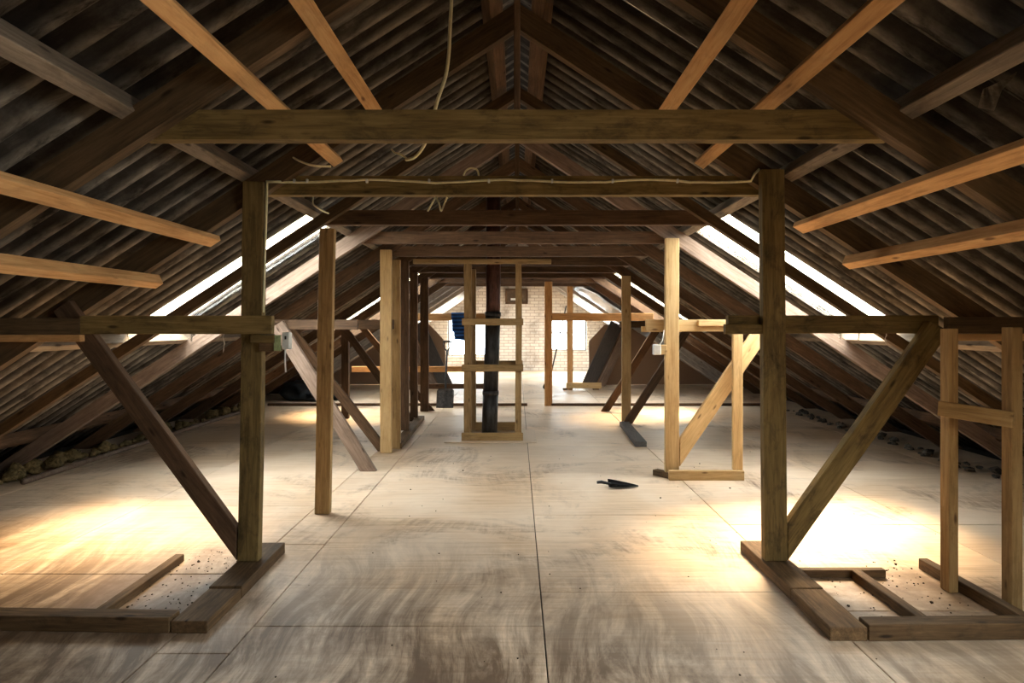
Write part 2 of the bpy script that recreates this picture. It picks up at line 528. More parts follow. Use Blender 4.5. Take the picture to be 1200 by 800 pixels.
# ------------------------------------------------------------------ corrugated roof
ceiling = thing('ceiling', 'dark corrugated sheet roof over the attic', 'roof', (0, 9, 2.5), kind='structure')
ROWS = [(0.04, 1.79), (1.70, 3.52), (3.42, 6.15)]

def corrugated(L, mat):
    bm = bmesh.new()
    W = SHEET_W + WAVE * 0.75
    nx, ny = 2, 54
    lay = []
    for k in (0, 1):
        grid = []
        for i in range(nx + 1):
            t = i / nx
            row = []
            for j in range(ny + 1):
                yy = j / ny * W
                z = 0.082 * (0.5 - 0.5 * math.cos(2 * math.pi * yy / WAVE)) + 0.0085 * yy / W + 0.016 * t + 0.006 * k + 0.003
                row.append(bm.verts.new((t * L, yy - SHEET_W / 2, z)))
            grid.append(row)
        lay.append(grid)
        for i in range(nx):
            for j in range(ny):
                bm.faces.new((grid[i][j], grid[i + 1][j], grid[i + 1][j + 1], grid[i][j + 1]))
    for i in (0, nx):
        for j in range(ny):
            bm.faces.new((lay[0][i][j], lay[0][i][j + 1], lay[1][i][j + 1], lay[1][i][j]))
    for j in (0, ny):
        for i in range(nx):
            bm.faces.new((lay[0][i][j], lay[0][i + 1][j], lay[1][i + 1][j], lay[1][i][j]))
    me = bpy.data.meshes.new('corrugated_sheet')
    bmesh.ops.recalc_face_normals(bm, faces=bm.faces)
    bm.to_mesh(me); bm.free()
    for p in me.polygons: p.use_smooth = True
    me.materials.append(mat)
    return me

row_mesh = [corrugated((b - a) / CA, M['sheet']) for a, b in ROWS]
clear_mesh = corrugated((ROWS[1][1] - ROWS[1][0]) / CA, M['clear'])
skylights = []
k0 = math.floor((Y0 - SKY_Y) / SHEET_W)
k1 = math.ceil((Y1 - SKY_Y) / SHEET_W)
for s in (1, -1):
    dvec = Vector((s * CA, 0, -SA)); nvec = Vector((s * SA, 0, CA)); yv = nvec.cross(dvec)
    R = Matrix(((dvec.x, yv.x, nvec.x), (dvec.y, yv.y, nvec.y), (dvec.z, yv.z, nvec.z))).to_4x4()
    for r, (a, b) in enumerate(ROWS):
        for k in range(k0, k1):
            yc = SKY_Y + (k + 0.5) * SHEET_W
            clear = (r == 1 and (k in (0, 6, 12, 13) or (k in (-5, -6) and s == 1)))  # near right pair, out of view, and last far column added for extra light
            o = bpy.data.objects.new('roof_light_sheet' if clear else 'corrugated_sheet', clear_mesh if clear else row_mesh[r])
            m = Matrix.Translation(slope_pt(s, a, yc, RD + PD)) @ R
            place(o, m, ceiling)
            o.matrix_basis = Matrix.Translation(-world_loc(ceiling)) @ m
            if clear:
                o['label'] = 'clear corrugated plastic roof-light sheet letting in daylight'  # label shared by the added near right pair and last far column
                skylights.append((s, yc))
# ridge capping
capz = RZ + (RD + PD + 0.105) / CA
link_bm('ridge_capping', prism_bm([(-0.45, capz - 0.45 * SL), (0, capz), (0.45, capz - 0.45 * SL), (0.45, capz + 0.02 - 0.45 * SL), (0, capz + 0.02), (-0.45, capz + 0.02 - 0.45 * SL)], Y0, Y1), M['sheet'], ceiling)

# sky portals over the roof lights and windows (they only guide sampling of the sky)
def portal(loc, zdir, sx, sy):
    d = bpy.data.lights.new('sky_portal', 'AREA')
    d.shape = 'RECTANGLE'; d.size = sx; d.size_y = sy
    d.cycles.is_portal = True
    o = bpy.data.objects.new('sky_portal', d)
    z = Vector(zdir).normalized()                   # light shines along local -Z
    x = Vector((0, 1, 0)) if abs(z.y) < 0.9 else Vector((1, 0, 0))
    y = z.cross(x).normalized()
    o.matrix_basis = Matrix.Translation(loc) @ Matrix(((x.x, y.x, z.x), (x.y, y.y, z.y), (x.z, y.z, z.z))).to_4x4()
    COL.objects.link(o)
for s, yc in skylights:
    portal(slope_pt(s, 2.60, yc, RD + PD + 0.13), (s * SA, 0, CA), 1.25, 2.2)

# ------------------------------------------------------------------ gable walls with windows
WIN = [(-2.42, -1.06, 0.50, 1.80), (1.06, 2.42, 0.68, 1.80)]
def gable(name, label, y0, y1, wins):
    bm = bmesh.new()
    top = lambda x: 4.05 - SL * abs(x)
    xs = sorted(set([-5.75, 0.0, 5.75] + [w[0] for w in wins] + [w[1] for w in wins]))
    for a, b in zip(xs, xs[1:]):
        mid = (a + b) / 2
        w = next((w for w in wins if w[0] < mid < w[1]), None)
        if w is None:
            prism_bm([(a, -0.1), (b, -0.1), (b, top(b)), (a, top(a))], y0, y1, bm)
        else:
            prism_bm([(a, -0.1), (b, -0.1), (b, w[2]), (a, w[2])], y0, y1, bm)
            prism_bm([(a, w[3]), (b, w[3]), (b, top(b)), (a, top(a))], y0, y1, bm)
    o = link_bm(name, bm, M['brick'])
    return tag(o, label, 'wall', kind='structure')
gable('wall_back', 'whitewashed brick gable wall at the far end', Y1, Y1 + 0.3, WIN)
gable('wall_front', 'whitewashed brick gable wall behind the viewer', Y0 - 0.3, Y0, [])

def window(name, label, x0, x1, z0, z1, y):
    t = thing(name, label, 'window', ((x0 + x1) / 2, y, z0), kind='structure')
    mat = M['frame_paint']; f = 0.06
    xm, zm = (x0 + x1) / 2, z0 + (z1 - z0) * 0.56
    for zz in (z0 + f / 2, z1 - f / 2):
        timber('window_frame', (x0, y, zz), (x1, y, zz), 0.07, f, mat, t)
    for xx in (x0 + f / 2, x1 - f / 2):
        timber('window_frame', (xx, y, z0 + f), (xx, y, z1 - f), 0.07, f, mat, t, up=(1, 0, 0))
    timber('glazing_bar', (xm, y, z0 + f), (xm, y, z1 - f), 0.05, 0.04, mat, t, up=(1, 0, 0))
    for a, b in ((x0 + f, xm - 0.02), (xm + 0.02, x1 - f)):
        timber('glazing_bar', (a, y, zm), (b, y, zm), 0.05, 0.04, mat, t)
        for c, d in ((z0 + f, zm - 0.02), (zm + 0.02, z1 - f)):
            link_bm('pane', box_bm(b - a, 0.004, d - c, 0), M['glass'], t, Matrix.Translation(((a + b) / 2, y, (c + d) / 2)))
window('window_1', 'tall bright window left of the flue in the far gable', *WIN[0], Y1 + 0.15)
window('window_2', 'bright four-pane window on the right of the far gable', *WIN[1], Y1 + 0.15)
for w in WIN:
    portal(((w[0] + w[1]) / 2, Y1 + 0.32, (w[2] + w[3]) / 2), (0, 1, 0), w[1] - w[0], w[3] - w[2])

# boarded hatch high in the far gable
t = thing('wall_hatch', 'small dark boarded hatch high on the far brick wall', 'hatch', (-0.02, Y1, 2.34))
link_bm('hatch_board', box_bm(0.66, 0.05, 0.44, 0.004), M['hatch'], t, Matrix.Translation((-0.02, Y1 - 0.03, 2.57)))
for zz in (2.34, 2.80):
    timber('hatch_frame', (-0.41, Y1 - 0.05, zz), (0.37, Y1 - 0.05, zz), 0.09, 0.07, M['brown'], t)
for xx in (-0.38, 0.34):
    timber('hatch_frame', (xx, Y1 - 0.05, 2.375), (xx, Y1 - 0.05, 2.765), 0.09, 0.07, M['brown'], t, up=(1, 0, 0))
timber('painted_light_slit', (-0.22, Y1 - 0.065, 2.47), (0.02, Y1 - 0.065, 2.47), 0.012, 0.07, M['white'], t)  # white strip stands in for light showing through a slit in the hatch

# ------------------------------------------------------------------ trusses
RT = 0.07                                           # rafter thickness
TIEZ = (2.462, 2.588)
for k in range(-1, 16):
    y = TRUSS[k]
    if k >= 1:
        lab = 'dark timber roof truss, %s one in view from the viewer' % ORD[k]
    elif k == 0:
        lab = 'dark timber roof truss just above the viewer'
    else:
        lab = 'dark timber roof truss behind the viewer'
    t = thing('roof_truss', lab, 'roof truss', (0, y, 2.4), 'row of roof trusses')
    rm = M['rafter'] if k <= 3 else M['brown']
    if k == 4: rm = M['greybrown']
    if k > 10: rm = M['pale']  # farthest rafters take a pale grey wood colour
    for s in (-1, 1):
        # local x along the rafter so that the grain follows it
        L = 5.36 / CA
        rd = 0.085 if k == 3 else RD                # one slimmer pair
        vv = rd * SL                                # square depth -> vertical cut at the ridge
        bm = bmesh.new()
        pr = [(0, 0), (L - 0.02, 0), (L + rd / SL - 0.02, rd), (-vv, rd)]
        a = [bm.verts.new((x, -RT / 2, z)) for x, z in pr]
        b = [bm.verts.new((x, RT / 2, z)) for x, z in pr]
        bm.faces.new(a[::-1]); bm.faces.new(b)
        for i in range(4):
            bm.faces.new((a[i], a[(i + 1) % 4], b[(i + 1) % 4], b[i]))
        dvec = Vector((s * CA, 0, -SA)); nvec = Vector((s * SA, 0, CA)); yv = nvec.cross(dvec)
        R = Matrix(((dvec.x, yv.x, nvec.x), (dvec.y, yv.y, nvec.y), (dvec.z, yv.z, nvec.z))).to_4x4()
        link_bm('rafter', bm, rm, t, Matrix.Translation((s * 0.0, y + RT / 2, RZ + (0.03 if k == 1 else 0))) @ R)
    if k > 10:
        continue                                    # the farthest rafter pairs have no tie
    # tie beam nailed to the far side of the rafters, ends cut to the slope
    z0, z1 = TIEZ
    if k == 1: z1 = 2.60
    hw0, hw1 = (RZ - z0) / SL + 0.10, (RZ - z1) / SL + 0.10
    bm = bmesh.new()
    zc = (z0 + z1) / 2
    pr = [(-hw0, z0 - zc), (hw0, z0 - zc), (hw1, z1 - zc), (-hw1, z1 - zc)]
    prism_bm(pr, -0.035, 0.035, bm)
    tm = M['olive'] if k in (1, 2) else M['brown']
    if k == 0:
        bm.free()                                   # no tie on this pair: it would hang across the top of the view
        continue
    link_bm('tie_beam', bm, tm, t, Matrix.Translation((0, y + RT + 0.036, zc)))
    if k >= 0:
        timber('king_post', (0, y + RT + 0.036, z1), (0, y + RT + 0.036, RZ + 0.12), 0.10, 0.03, M['brown'], t, up=(1, 0, 0))

# ------------------------------------------------------------------ purlins on the rafters
for s, side in ((-1, 'left'), (1, 'right')):
    for X, lab, w, mt in ((0.055, 'ridge', 0.10, 'brown'), (1.69, 'middle', 0.075, 'grey'), (3.42, 'lower', 0.075, 'grey'), (5.0, 'eaves', 0.075, 'brown')):
        p0, p1 = slope_pt(s, X, Y0 + 0.01, RD + PD / 2), slope_pt(s, X, Y1 - 0.01, RD + PD / 2)
        o = timber('purlin', p0, p1, w, PD - 0.002, M[mt], None, up=(s * SA, 0, CA))
        tag(o, {'ridge': 'brown ridge purlin just %s of the roof peak' % side,
                'middle': 'long grey weathered purlin running along the %s roof slope above the posts' % side,
                'lower': 'grey lower purlin along the %s slope beneath the roof lights' % side,
                'eaves': 'dark purlin low on the %s slope near the floor' % side}[lab], 'purlin', 'roof purlins')

# ------------------------------------------------------------------ bracing boards nailed under the nearest rafters
for X, s, w, th, lab in ((0.90, -1, 0.085, 0.045, 'orange pine brace board upper left, nearest the ridge'),
                         (1.24, -1, 0.075, 0.045, 'orange pine brace board on left, ending just below the first tie beam'),
                         (2.07, -1, 0.085, 0.045, 'long orange pine brace board left of the front left post'),
                         (2.47, -1, 0.065, 0.075, 'lowest orange pine brace board at left edge of the roof'),
                         (0.93, 1, 0.09, 0.045, 'orange pine brace board upper right, nearest the ridge'),
                         (1.26, 1, 0.075, 0.045, 'orange pine brace board on right, ending just below the first tie beam'),
                         (1.93, 1, 0.085, 0.045, 'long orange pine brace board right of the front right post'),
                         (2.27, 1, 0.065, 0.075, 'lowest orange pine brace board at right edge of the roof')):
    p0, p1 = slope_pt(s, X, 1.35, -th / 2 - 0.001), slope_pt(s, X, 4.30, -th / 2 - 0.001)
    tag(timber('brace_board', p0, p1, w, th, M['pine'], None, up=(s * SA, 0, CA), bev=0.003, cut1=random.uniform(-0.03, 0.05)), lab, 'brace board', 'pine boards under the near rafters')

# ------------------------------------------------------------------ posts, struts and diagonal braces
def raf_low(X): return RZ - SL * abs(X)

def post_frame(label, s, y, upright=None, strut=None, brace=None, extra=None):
    """upright (X, w, d, top, mat, base); strut (Xin, Xout, zc, h, ycentre, mat); brace (Xtop, ztop, Xbot, zbot, w, d, y, mat)"""
    X = upright[0] if upright else (brace[2] if brace else strut[0])
    t = thing('post_frame', label, 'post frame', (s * X, y, 0), 'timber post frames under the roof trusses')
    if upright:
        X, w, d, top, mt, base = upright[:6]
        Xt = upright[6] if len(upright) > 6 else X
        timber('upright', (s * X, y, base), (s * Xt, y, top), d, w, M[mt], t, up=(1, 0, 0), wob=0.006)
    if strut:
        xi, xo, zc, h, yc, mt = strut
        timber('strut', (s * xi, yc, zc), (s * xo, yc, zc), 0.05, h, M[mt], t)
    if brace:
        xt, zt, xb, zb, w, d, yb, mt = brace[:8]
        tn = abs(xt - xb) / (zt - zb)               # lean from the vertical
        cut = -w / tn if len(brace) > 8 else w * tn  # foot cut plumb against a post, or level on the floor
        timber('brace', (s * xb, yb, zb), (s * xt, yb, zt), d, w, M[mt], t, up=(s, 0, 1), wob=0.004, cut0=cut)
    if extra: extra(t)
    return t

T2, T3, T4, T5, T6, T7, T8 = [TRUSS[k] for k in (2, 3, 4, 5, 6, 7, 8)]
# front left: post, strut nailed across its front, brace behind
def ex(t):
    timber('strut_packing', at(295, 397, T2 - 0.10), at(323, 397, T2 - 0.10), 0.06, 0.05, M['olive'], t)
    timber('outer_strut', (-2.783, T2 - 0.094, 1.588), (-3.37, T2 - 0.094, 1.588), 0.05, 0.105, M['rafter'], t)
    timber('outer_batten', (-2.783, T2 - 0.085, 1.512), (-3.37, T2 - 0.085, 1.512), 0.05, 0.045, M['pine'], t)
post_frame('olive post with strut and dark diagonal brace, nearest on the left', -1, T2 - 0.034,
           (1.735, 0.135, 0.065, 2.52, 'olive', 0.075, 1.695), (1.56, 2.78, 1.597, 0.118, T2 - 0.094, 'olive'),
           (2.94, 1.72, 1.806, 0.185, 0.125, 0.06, T2 - 0.034, 'brown', 1), ex)
def ex(t):
    timber('strut_packing', at(849, 385.5, T2 - 0.025), at(892, 385.5, T2 - 0.025), 0.05, 0.065, M['olive'], t)
    timber('outer_strut', (2.74, T2 - 0.094, 1.595), (3.37, T2 - 0.094, 1.595), 0.05, 0.105, M['rafter'], t)
    timber('outer_batten', (2.74, T2 - 0.085, 1.518), (3.37, T2 - 0.085, 1.518), 0.05, 0.045, M['pine'], t)
post_frame('olive post with strut and diagonal brace, nearest on the right', 1, T2 - 0.034,
           (1.668, 0.146, 0.065, 2.60, 'olive', 0.075, 1.648), (1.38, 2.76, 1.600, 0.118, T2 + 0.026, 'olive'),
           (2.72, 1.58, 1.745, 0.20, 0.140, 0.065, T2 - 0.034, 'olive', 1), ex)
# left row
post_frame('single brown square post standing second on the left', -1, T3 - 0.034, (1.645, 0.125, 0.065, 2.41, 'tan', 0.0, 1.605))
post_frame('grey diagonal brace and strut without a post, behind the second left post', -1, T4 + 0.25, None,
           (1.75, 2.93, 1.597, 0.11, T4 + 0.30, 'brown'), (2.62, 1.60, 1.62, 0.0, 0.15, 0.06, T4 + 0.25, 'greybrown'))
post_frame('pair of yellow pine posts, first of the close left row', -1, T5 - 0.034,
           (1.635, 0.14, 0.065, 2.53, 'newpine', 0.0), (1.55, 2.95, 1.60, 0.12, T5 + 0.02, 'brown'),
           (2.92, 1.60, 1.68, 0.0, 0.12, 0.06, T5 + 0.08, 'brown'),
           lambda t: timber('upright', (-1.575, T5 + 0.24, 0.0), (-1.575, T5 + 0.24, 2.43), 0.065, 0.14, M['tan'], t, up=(1, 0, 0)))
post_frame('brown post second in the close left row', -1, T6 - 0.034, (1.625, 0.125, 0.065, 2.52, 'brown', 0.07))
post_frame('dark brown post third in the close left row', -1, T7 - 0.034, (1.70, 0.125, 0.065, 2.45, 'brown', 0.07), None,
           (2.9, 1.58, 1.75, 0.0, 0.12, 0.05, T7 + 0.02, 'brown'))
post_frame('dark brown post farthest in the close left row, behind the shovel side', -1, T8 - 0.034, (1.71, 0.15, 0.065, 2.45, 'brown', 0.0),
           None, (2.9, 1.58, 1.60, 0.0, 0.11, 0.05, T8 + 0.02, 'brown'))
o = timber('wall_stud', (-2.92, 10.75, 0.0), (-2.92, 10.75, 1.60), 0.10, 0.12, M['brown'], None, up=(1, 0, 0))
tag(o, 'short dark stud standing left of the yellow pine post', 'stud')
# right row
def ex(t):
    y = T4 - 0.07
    timber('bottom_rail', (1.56, y - 0.085, 0.05), (2.33, y - 0.085, 0.05), 0.05, 0.10, M['newpine'], t)
    timber('side_stud', (2.275, y - 0.055, 0.10), (2.275, y - 0.055, 1.54), 0.05, 0.10, M['newpine'], t, up=(1, 0, 0))
    timber('strut_packing', at(715, 385.5, y + 0.13) + Vector((0.33, 0, 0)), at(762, 385.5, y + 0.13) + Vector((0.33, 0, 0)), 0.05, 0.06, M['newpine'], t)
    timber('strut_packing', (1.90, y + 0.055, 1.615), (2.37, y + 0.055, 1.615), 0.045, 0.065, M['newpine'], t)
    timber('foot_block', (1.47, y + 0.15, 0.03), (1.60, y - 0.02, 0.03), 0.08, 0.06, M['sill'], t)
post_frame('bright pine post with bottom rail, side stud and diagonal, second on the right', 1, T4 - 0.034,
           (1.618, 0.142, 0.065, 2.50, 'newpine', 0.0), (1.36, 2.90, 1.588, 0.125, T4 + 0.035, 'newpine'),
           (2.62, 1.62, 1.697, 0.26, 0.16, 0.06, T4 - 0.034, 'newpine', 1), ex)
post_frame('pine post with dark brace, farthest on the right', 1, T7 - 0.12,
           (1.78, 0.145, 0.065, 2.39, 'newpine', 0.0), (1.75, 2.95, 1.60, 0.11, T7 + 0.05, 'brown'),
           (2.80, 1.60, 1.78, 0.0, 0.13, 0.06, T7 - 0.24, 'brown'))
post_frame('dark diagonal brace without a post, behind the farthest right post', 1, T8, None,
           (1.9, 2.93, 1.60, 0.11, T8 + 0.03, 'brown'), (2.62, 1.58, 1.62, 0.0, 0.13, 0.06, T8 - 0.05, 'brown'))

# ------------------------------------------------------------------ sill frames on the floor
t = thing('sill_frame', 'low timber frame lying at the foot of the front left post', 'sill frame', (-2.1, 3.8, 0))
timber('sill_plank', (-1.70, 3.68, 0.0375), (-1.72, 4.42, 0.0375), 0.19, 0.075, M['sill'], t)
timber('sill_plank', (-1.70, 3.27, 0.032), (-1.70, 3.675, 0.032), 0.19, 0.064, M['sill'], t)
timber('front_rail', (-1.80, 3.32, 0.04), (-2.86, 3.35, 0.04), 0.10, 0.08, M['sill'], t)
timber('batten', (-2.27, 3.41, 0.025), (-2.28, 4.27, 0.025), 0.06, 0.05, M['sill'], t)

t = thing('sill_frame', 'low timber frame lying at the foot of the front right post', 'sill frame', (2.1, 3.6, 0))
timber('sill_plank', (1.68, 3.66, 0.0375), (1.67, 4.46, 0.0375), 0.19, 0.075, M['sill'], t)
timber('sill_plank', (1.675, 3.19, 0.035), (1.68, 3.655, 0.035), 0.19, 0.07, M['sill'], t)
timber('front_rail', (1.775, 3.235, 0.042), (3.05, 3.26, 0.042), 0.095, 0.084, M['sill'], t)
timber('batten', (2.14, 3.29, 0.03), (2.13, 3.97, 0.03), 0.06, 0.06, M['sill'], t)
timber('batten', (1.78, 4.01, 0.025), (2.33, 4.01, 0.025), 0.05, 0.05, M['sill'], t)
timber('batten', (2.68, 3.32, 0.035), (2.66, 4.14, 0.035), 0.06, 0.07, M['sill'], t)

t = thing('stud_frame', 'two thin pine studs joined by a short crossbar at right edge', 'stud frame', (2.62, 3.6, 0.0))
timber('stud', (2.60, 3.80, 0.0), (2.60, 3.80, 1.575), 0.08, 0.058, M['tan'], t, up=(1, 0, 0))
timber('stud', (2.735, 3.49, 0.0), (2.735, 3.49, 1.585), 0.08, 0.060, M['tan'], t, up=(1, 0, 0))
timber('crossbar', at(1100, 478, 3.74), at(1188, 492, 3.44), 0.03, 0.088, M['tan'], t)

tag(timber('sill_plank', (-1.55, 8.12, 0.035), (-1.62, 10.6, 0.035), 0.13, 0.07, M['sill']), 'dirty plank on the floor beside the close left row of posts', 'plank')
tag(timber('sill_plank', (1.62, 8.25, 0.035), (1.69, 9.95, 0.035), 0.15, 0.07, M['plankdark']), 'dark plank on the floor before the farthest right post', 'plank')

# ------------------------------------------------------------------ flue pipe and its guard frame
t = thing('flue_pipe', 'tall black metal flue pipe rising through the attic', 'flue pipe', (-0.393, 9.1, 0))
lean = lambda z: Vector((-0.400 + 0.030 * min(z, 1.9), 9.1, z))
link_bm('lower_pipe', tube_bm([lean(0.0), lean(0.62)], 0.112, 24), M['pipe'], t, smooth=False)
link_bm('middle_pipe', tube_bm([lean(0.60), lean(1.76)], 0.108, 24), M['pipe'], t)
link_bm('upper_pipe', tube_bm([lean(1.74), lean(1.95), lean(4.3)], 0.104, 24), M['copper'], t)
for z in (0.62, 1.75):
    link_bm('collar', tube_bm([lean(z - 0.03), lean(z + 0.03)], 0.118, 24), M['pipe'], t)
for c in t.children:
    for p in c.data.polygons: p.use_smooth = len(p.vertices) == 4

t = thing('flue_guard', 'pine frame of studs and rails boxed around the flue pipe', 'guard frame', (-0.33, 9.0, 0))
yf, yb = 8.70, 9.52
for x, y in ((-0.675, yf), (0.02, yf), (-0.675, yb), (0.02, yb)):
    timber('stud', (x, y, 0.0), (x, y, 2.43), 0.09, 0.105 if x < 0 else 0.085, M['tan'], t, up=(1, 0, 0), wob=0.008)
for z in (1.635, 1.005):
    timber('rail', (-0.755, yf - 0.062, z), (0.085, yf - 0.062, z), 0.03, 0.095, M['tan'], t)
    timber('rail', (-0.755, yb + 0.062, z), (0.085, yb + 0.062, z), 0.03, 0.095, M['tan'], t)
timber('base_board', (-0.76, yf - 0.065, 0.06), (0.08, yf - 0.065, 0.06), 0.035, 0.12, M['tan'], t)
timber('base_board', (-0.62, yb - 0.065, 0.07), (-0.03, yb - 0.065, 0.07), 0.035, 0.14, M['tan'], t)
timber('header', (-1.43, yf, 2.465), (0.47, yf, 2.465), 0.08, 0.065, M['tan'], t)
tag(link_bm('floor_patch', box_bm(1.25, 1.0, 0.012, 0.002), M['floor'], None, Matrix.Translation((-0.36, 9.03, 0.0065))), 'thin pale board patch on the floor beneath the flue guard', 'board')

# ------------------------------------------------------------------ partition framing beyond the flue
yp = 12.42
t = thing('partition_frame', 'open partition of rails, studs and threshold across the far attic', 'partition frame', (0, yp, 0))
timber('threshold', (-4.9, yp, 0.025), (0.2, yp, 0.025), 0.07, 0.05, M['brown'], t)
timber('threshold', (0.66, yp, 0.025), (4.9, yp, 0.025), 0.07, 0.05, M['brown'], t)
timber('stud', (0.615, yp, 0.0), (0.615, yp, 2.44), 0.07, 0.15, M['pine'], t, up=(1, 0, 0))
timber('rail', (0.69, yp, 1.745), (2.68, yp, 1.745), 0.06, 0.15, M['pine'], t)
timber('rail', (-2.68, yp, 1.745), (-0.58, yp, 1.745), 0.06, 0.14, M['pine'], t)
timber('rail', (-3.25, yp, 0.72), (-0.60, yp, 0.72), 0.06, 0.11, M['pine'], t)
timber('rail', (-1.75, yp, 0.385), (-0.60, yp, 0.385), 0.06, 0.10, M['brown'], t)

t = thing('far_stud', 'pale stud with a foot board before the far right window', 'stud', (1.3, 15.5, 0))
timber('upright', (1.30, 15.505, 0.0), (1.30, 15.505, 2.66), 0.08, 0.14, M['pine'], t, up=(1, 0, 0))
timber('foot_board', (1.20, 15.435, 0.11), (2.06, 15.435, 0.11), 0.05, 0.14, M['newpine'], t)
timber('foot_block', (1.85, 15.46, 0.02), (2.0, 15.46, 0.02), 0.1, 0.04, M['brown'], t)
timber('foot_block', (1.12, 15.46, 0.02), (1.22, 15.46, 0.02), 0.1, 0.04, M['brown'], t)

# eaves closed off with particle board at the far end
for s, side in ((1, 'right'), (-1, 'left')):
    poly = [(s * 1.9, 0), (s * 1.9, 1.15), (s * 2.32, 1.60), (s * 2.88, 1.60), (s * 5.28, 0.02)]
    o = link_bm('particle_board_partition', prism_bm(poly, 16.7, 16.73), M['particle'])
    tag(o, 'brown particle board panel closing the far %s eaves' % side, 'panel')
    t = thing('leaning_planks', 'dark grey planks leaning against the far %s eaves panel' % side, 'planks', (s * 2.0, 16.5, 0))
    timber('plank', (s * 1.82, 16.30, 0.0), (s * 2.62, 16.62, 1.62), 0.05, 0.34, M['plankdark'], t, up=(s, 0, -0.5))
    timber('plank', (s * 2.17, 16.36, 0.0), (s * 2.92, 16.66, 1.52), 0.05, 0.20, M['greybrown'], t, up=(s, 0, -0.5))

# ------------------------------------------------------------------ shovel, cloth, broom pole
t = thing('shovel', 'black shovel with open handle standing against the low rail', 'shovel', (-1.38, 12.1, 0))
sh = lambda z: Vector((-1.385, 12.08 + 0.36 * z, z))
link_bm('shaft', tube_bm([sh(0.33), sh(0.9), sh(1.08)], [0.02, 0.018, 0.018], 10), M['blackmetal'], t)
bm = bmesh.new()
nx, nz = 8, 8
gr = []
for i in range(nz + 1):
    row = []
    for j in range(nx + 1):
        u = j / nx * 2 - 1; v = i / nz
        wd = 0.165 if v < 0.92 else 0.12
        z = 0.005 + v * 0.36 - 0.0 * abs(u)
        row.append(bm.verts.new((-1.385 + u * wd, 12.08 + 0.36 * z - 0.03 * (1 - u * u) * 1.0 + 0.01 * v, z)))
    gr.append(row)
for i in range(nz):
    for j in range(nx):
        bm.faces.new((gr[i][j], gr[i][j + 1], gr[i + 1][j + 1], gr[i + 1][j]))
bmesh.ops.solidify(bm, geom=bm.faces[:], thickness=0.004)
link_bm('blade', bm, M['steel'], t, smooth=True)
hp = [sh(1.07), sh(1.10) + Vector((-0.045, 0, 0.02)), sh(1.17) + Vector((-0.07, 0, 0)), sh(1.26) + Vector((-0.072, 0, 0))]
link_bm('handle_fork', tube_bm(hp, 0.013, 8), M['blackmetal'], t)
link_bm('handle_fork', tube_bm([Vector((2 * -1.385 - p.x, p.y, p.z)) for p in hp], 0.013, 8), M['blackmetal'], t)
link_bm('grip', tube_bm([sh(1.26) + Vector((-0.085, 0, 0)), sh(1.26) + Vector((0.085, 0, 0))], 0.02, 10), M['blackmetal'], t)

bm = bmesh.new()
gr = []
prof = [(12.50, 1.45), (12.485, 1.60), (12.475, 1.78), (12.455, 1.828), (12.42, 1.835), (12.385, 1.828), (12.36, 1.78)] + [(12.352 - 0.012 * math.sin(i * 1.9), 1.72 - 0.042 * i) for i in range(11)]
for i, (yy, zz) in enumerate(prof):
    row = []
    for j in range(9):
        u = j / 8
        row.append(bm.verts.new((-1.29 + 0.42 * u + 0.012 * max(0, i - 6) * 0.5, yy - (0.014 * math.sin(u * 9 + i * 0.3) if i > 6 else 0), zz - 0.02 * u * (i > 8))))
    gr.append(row)
for i in range(len(gr) - 1):
    for j in range(8):
        bm.faces.new((gr[i][j], gr[i][j + 1], gr[i + 1][j + 1], gr[i + 1][j]))
bmesh.ops.solidify(bm, geom=bm.faces[:], thickness=0.006)
tag(link_bm('blue_cloth', bm, M['cloth'], None, Matrix.Identity(4), smooth=True), 'dark blue ribbed cloth draped over the far left rail', 'cloth')

t = thing('broom', 'thin dark pole with a dark clump at its foot, leaning before the right window', 'broom', (0.76, 15.55, 0))
link_bm('pole', tube_bm([(0.77, 15.52, 0.1), (1.21, 15.56, 2.06)], 0.017, 8), M['blackmetal'], t)
bm = bmesh.new(); lump_bm((0.74, 15.52, 0.07), (0.11, 0.08, 0.09), bm, 0.5, 2, 3.1)
link_bm('bristles', bm, M['crumb'], t)

# ------------------------------------------------------------------ scoop lying on the floor
t = thing('floor_scoop', 'dark pointed metal scoop lying alone on the open floor', 'scoop', (1.02, 6.2, 0))
bm = bmesh.new()
gr = []
for i in range(11):
    u = i / 10
    wd = 0.075 * (1 - u ** 2.2) + 0.004
    row = []
    for j in range(7):
        v = j / 6 * 2 - 1
        row.append(bm.verts.new((0.90 + 0.29 * u, 6.2 + v * wd, 0.006 + (0.055 * (1 - 0.75 * u)) * (v * v if v < 0 else v ** 2 * 1.1))))
    gr.append(row)
for i in range(10):
    for j in range(6):
        bm.faces.new((gr[i][j], gr[i][j + 1], gr[i + 1][j + 1], gr[i + 1][j]))
bmesh.ops.solidify(bm, geom=bm.faces[:], thickness=0.004)
link_bm('blade', bm, M['blackmetal'], t, smooth=True)
link_bm('handle', tube_bm([(0.785, 6.22, 0.045), (0.83, 6.215, 0.05), (0.91, 6.205, 0.035), (0.96, 6.20, 0.012)], [0.014, 0.016, 0.013, 0.006], 8), M['blackmetal'], t, smooth=True)

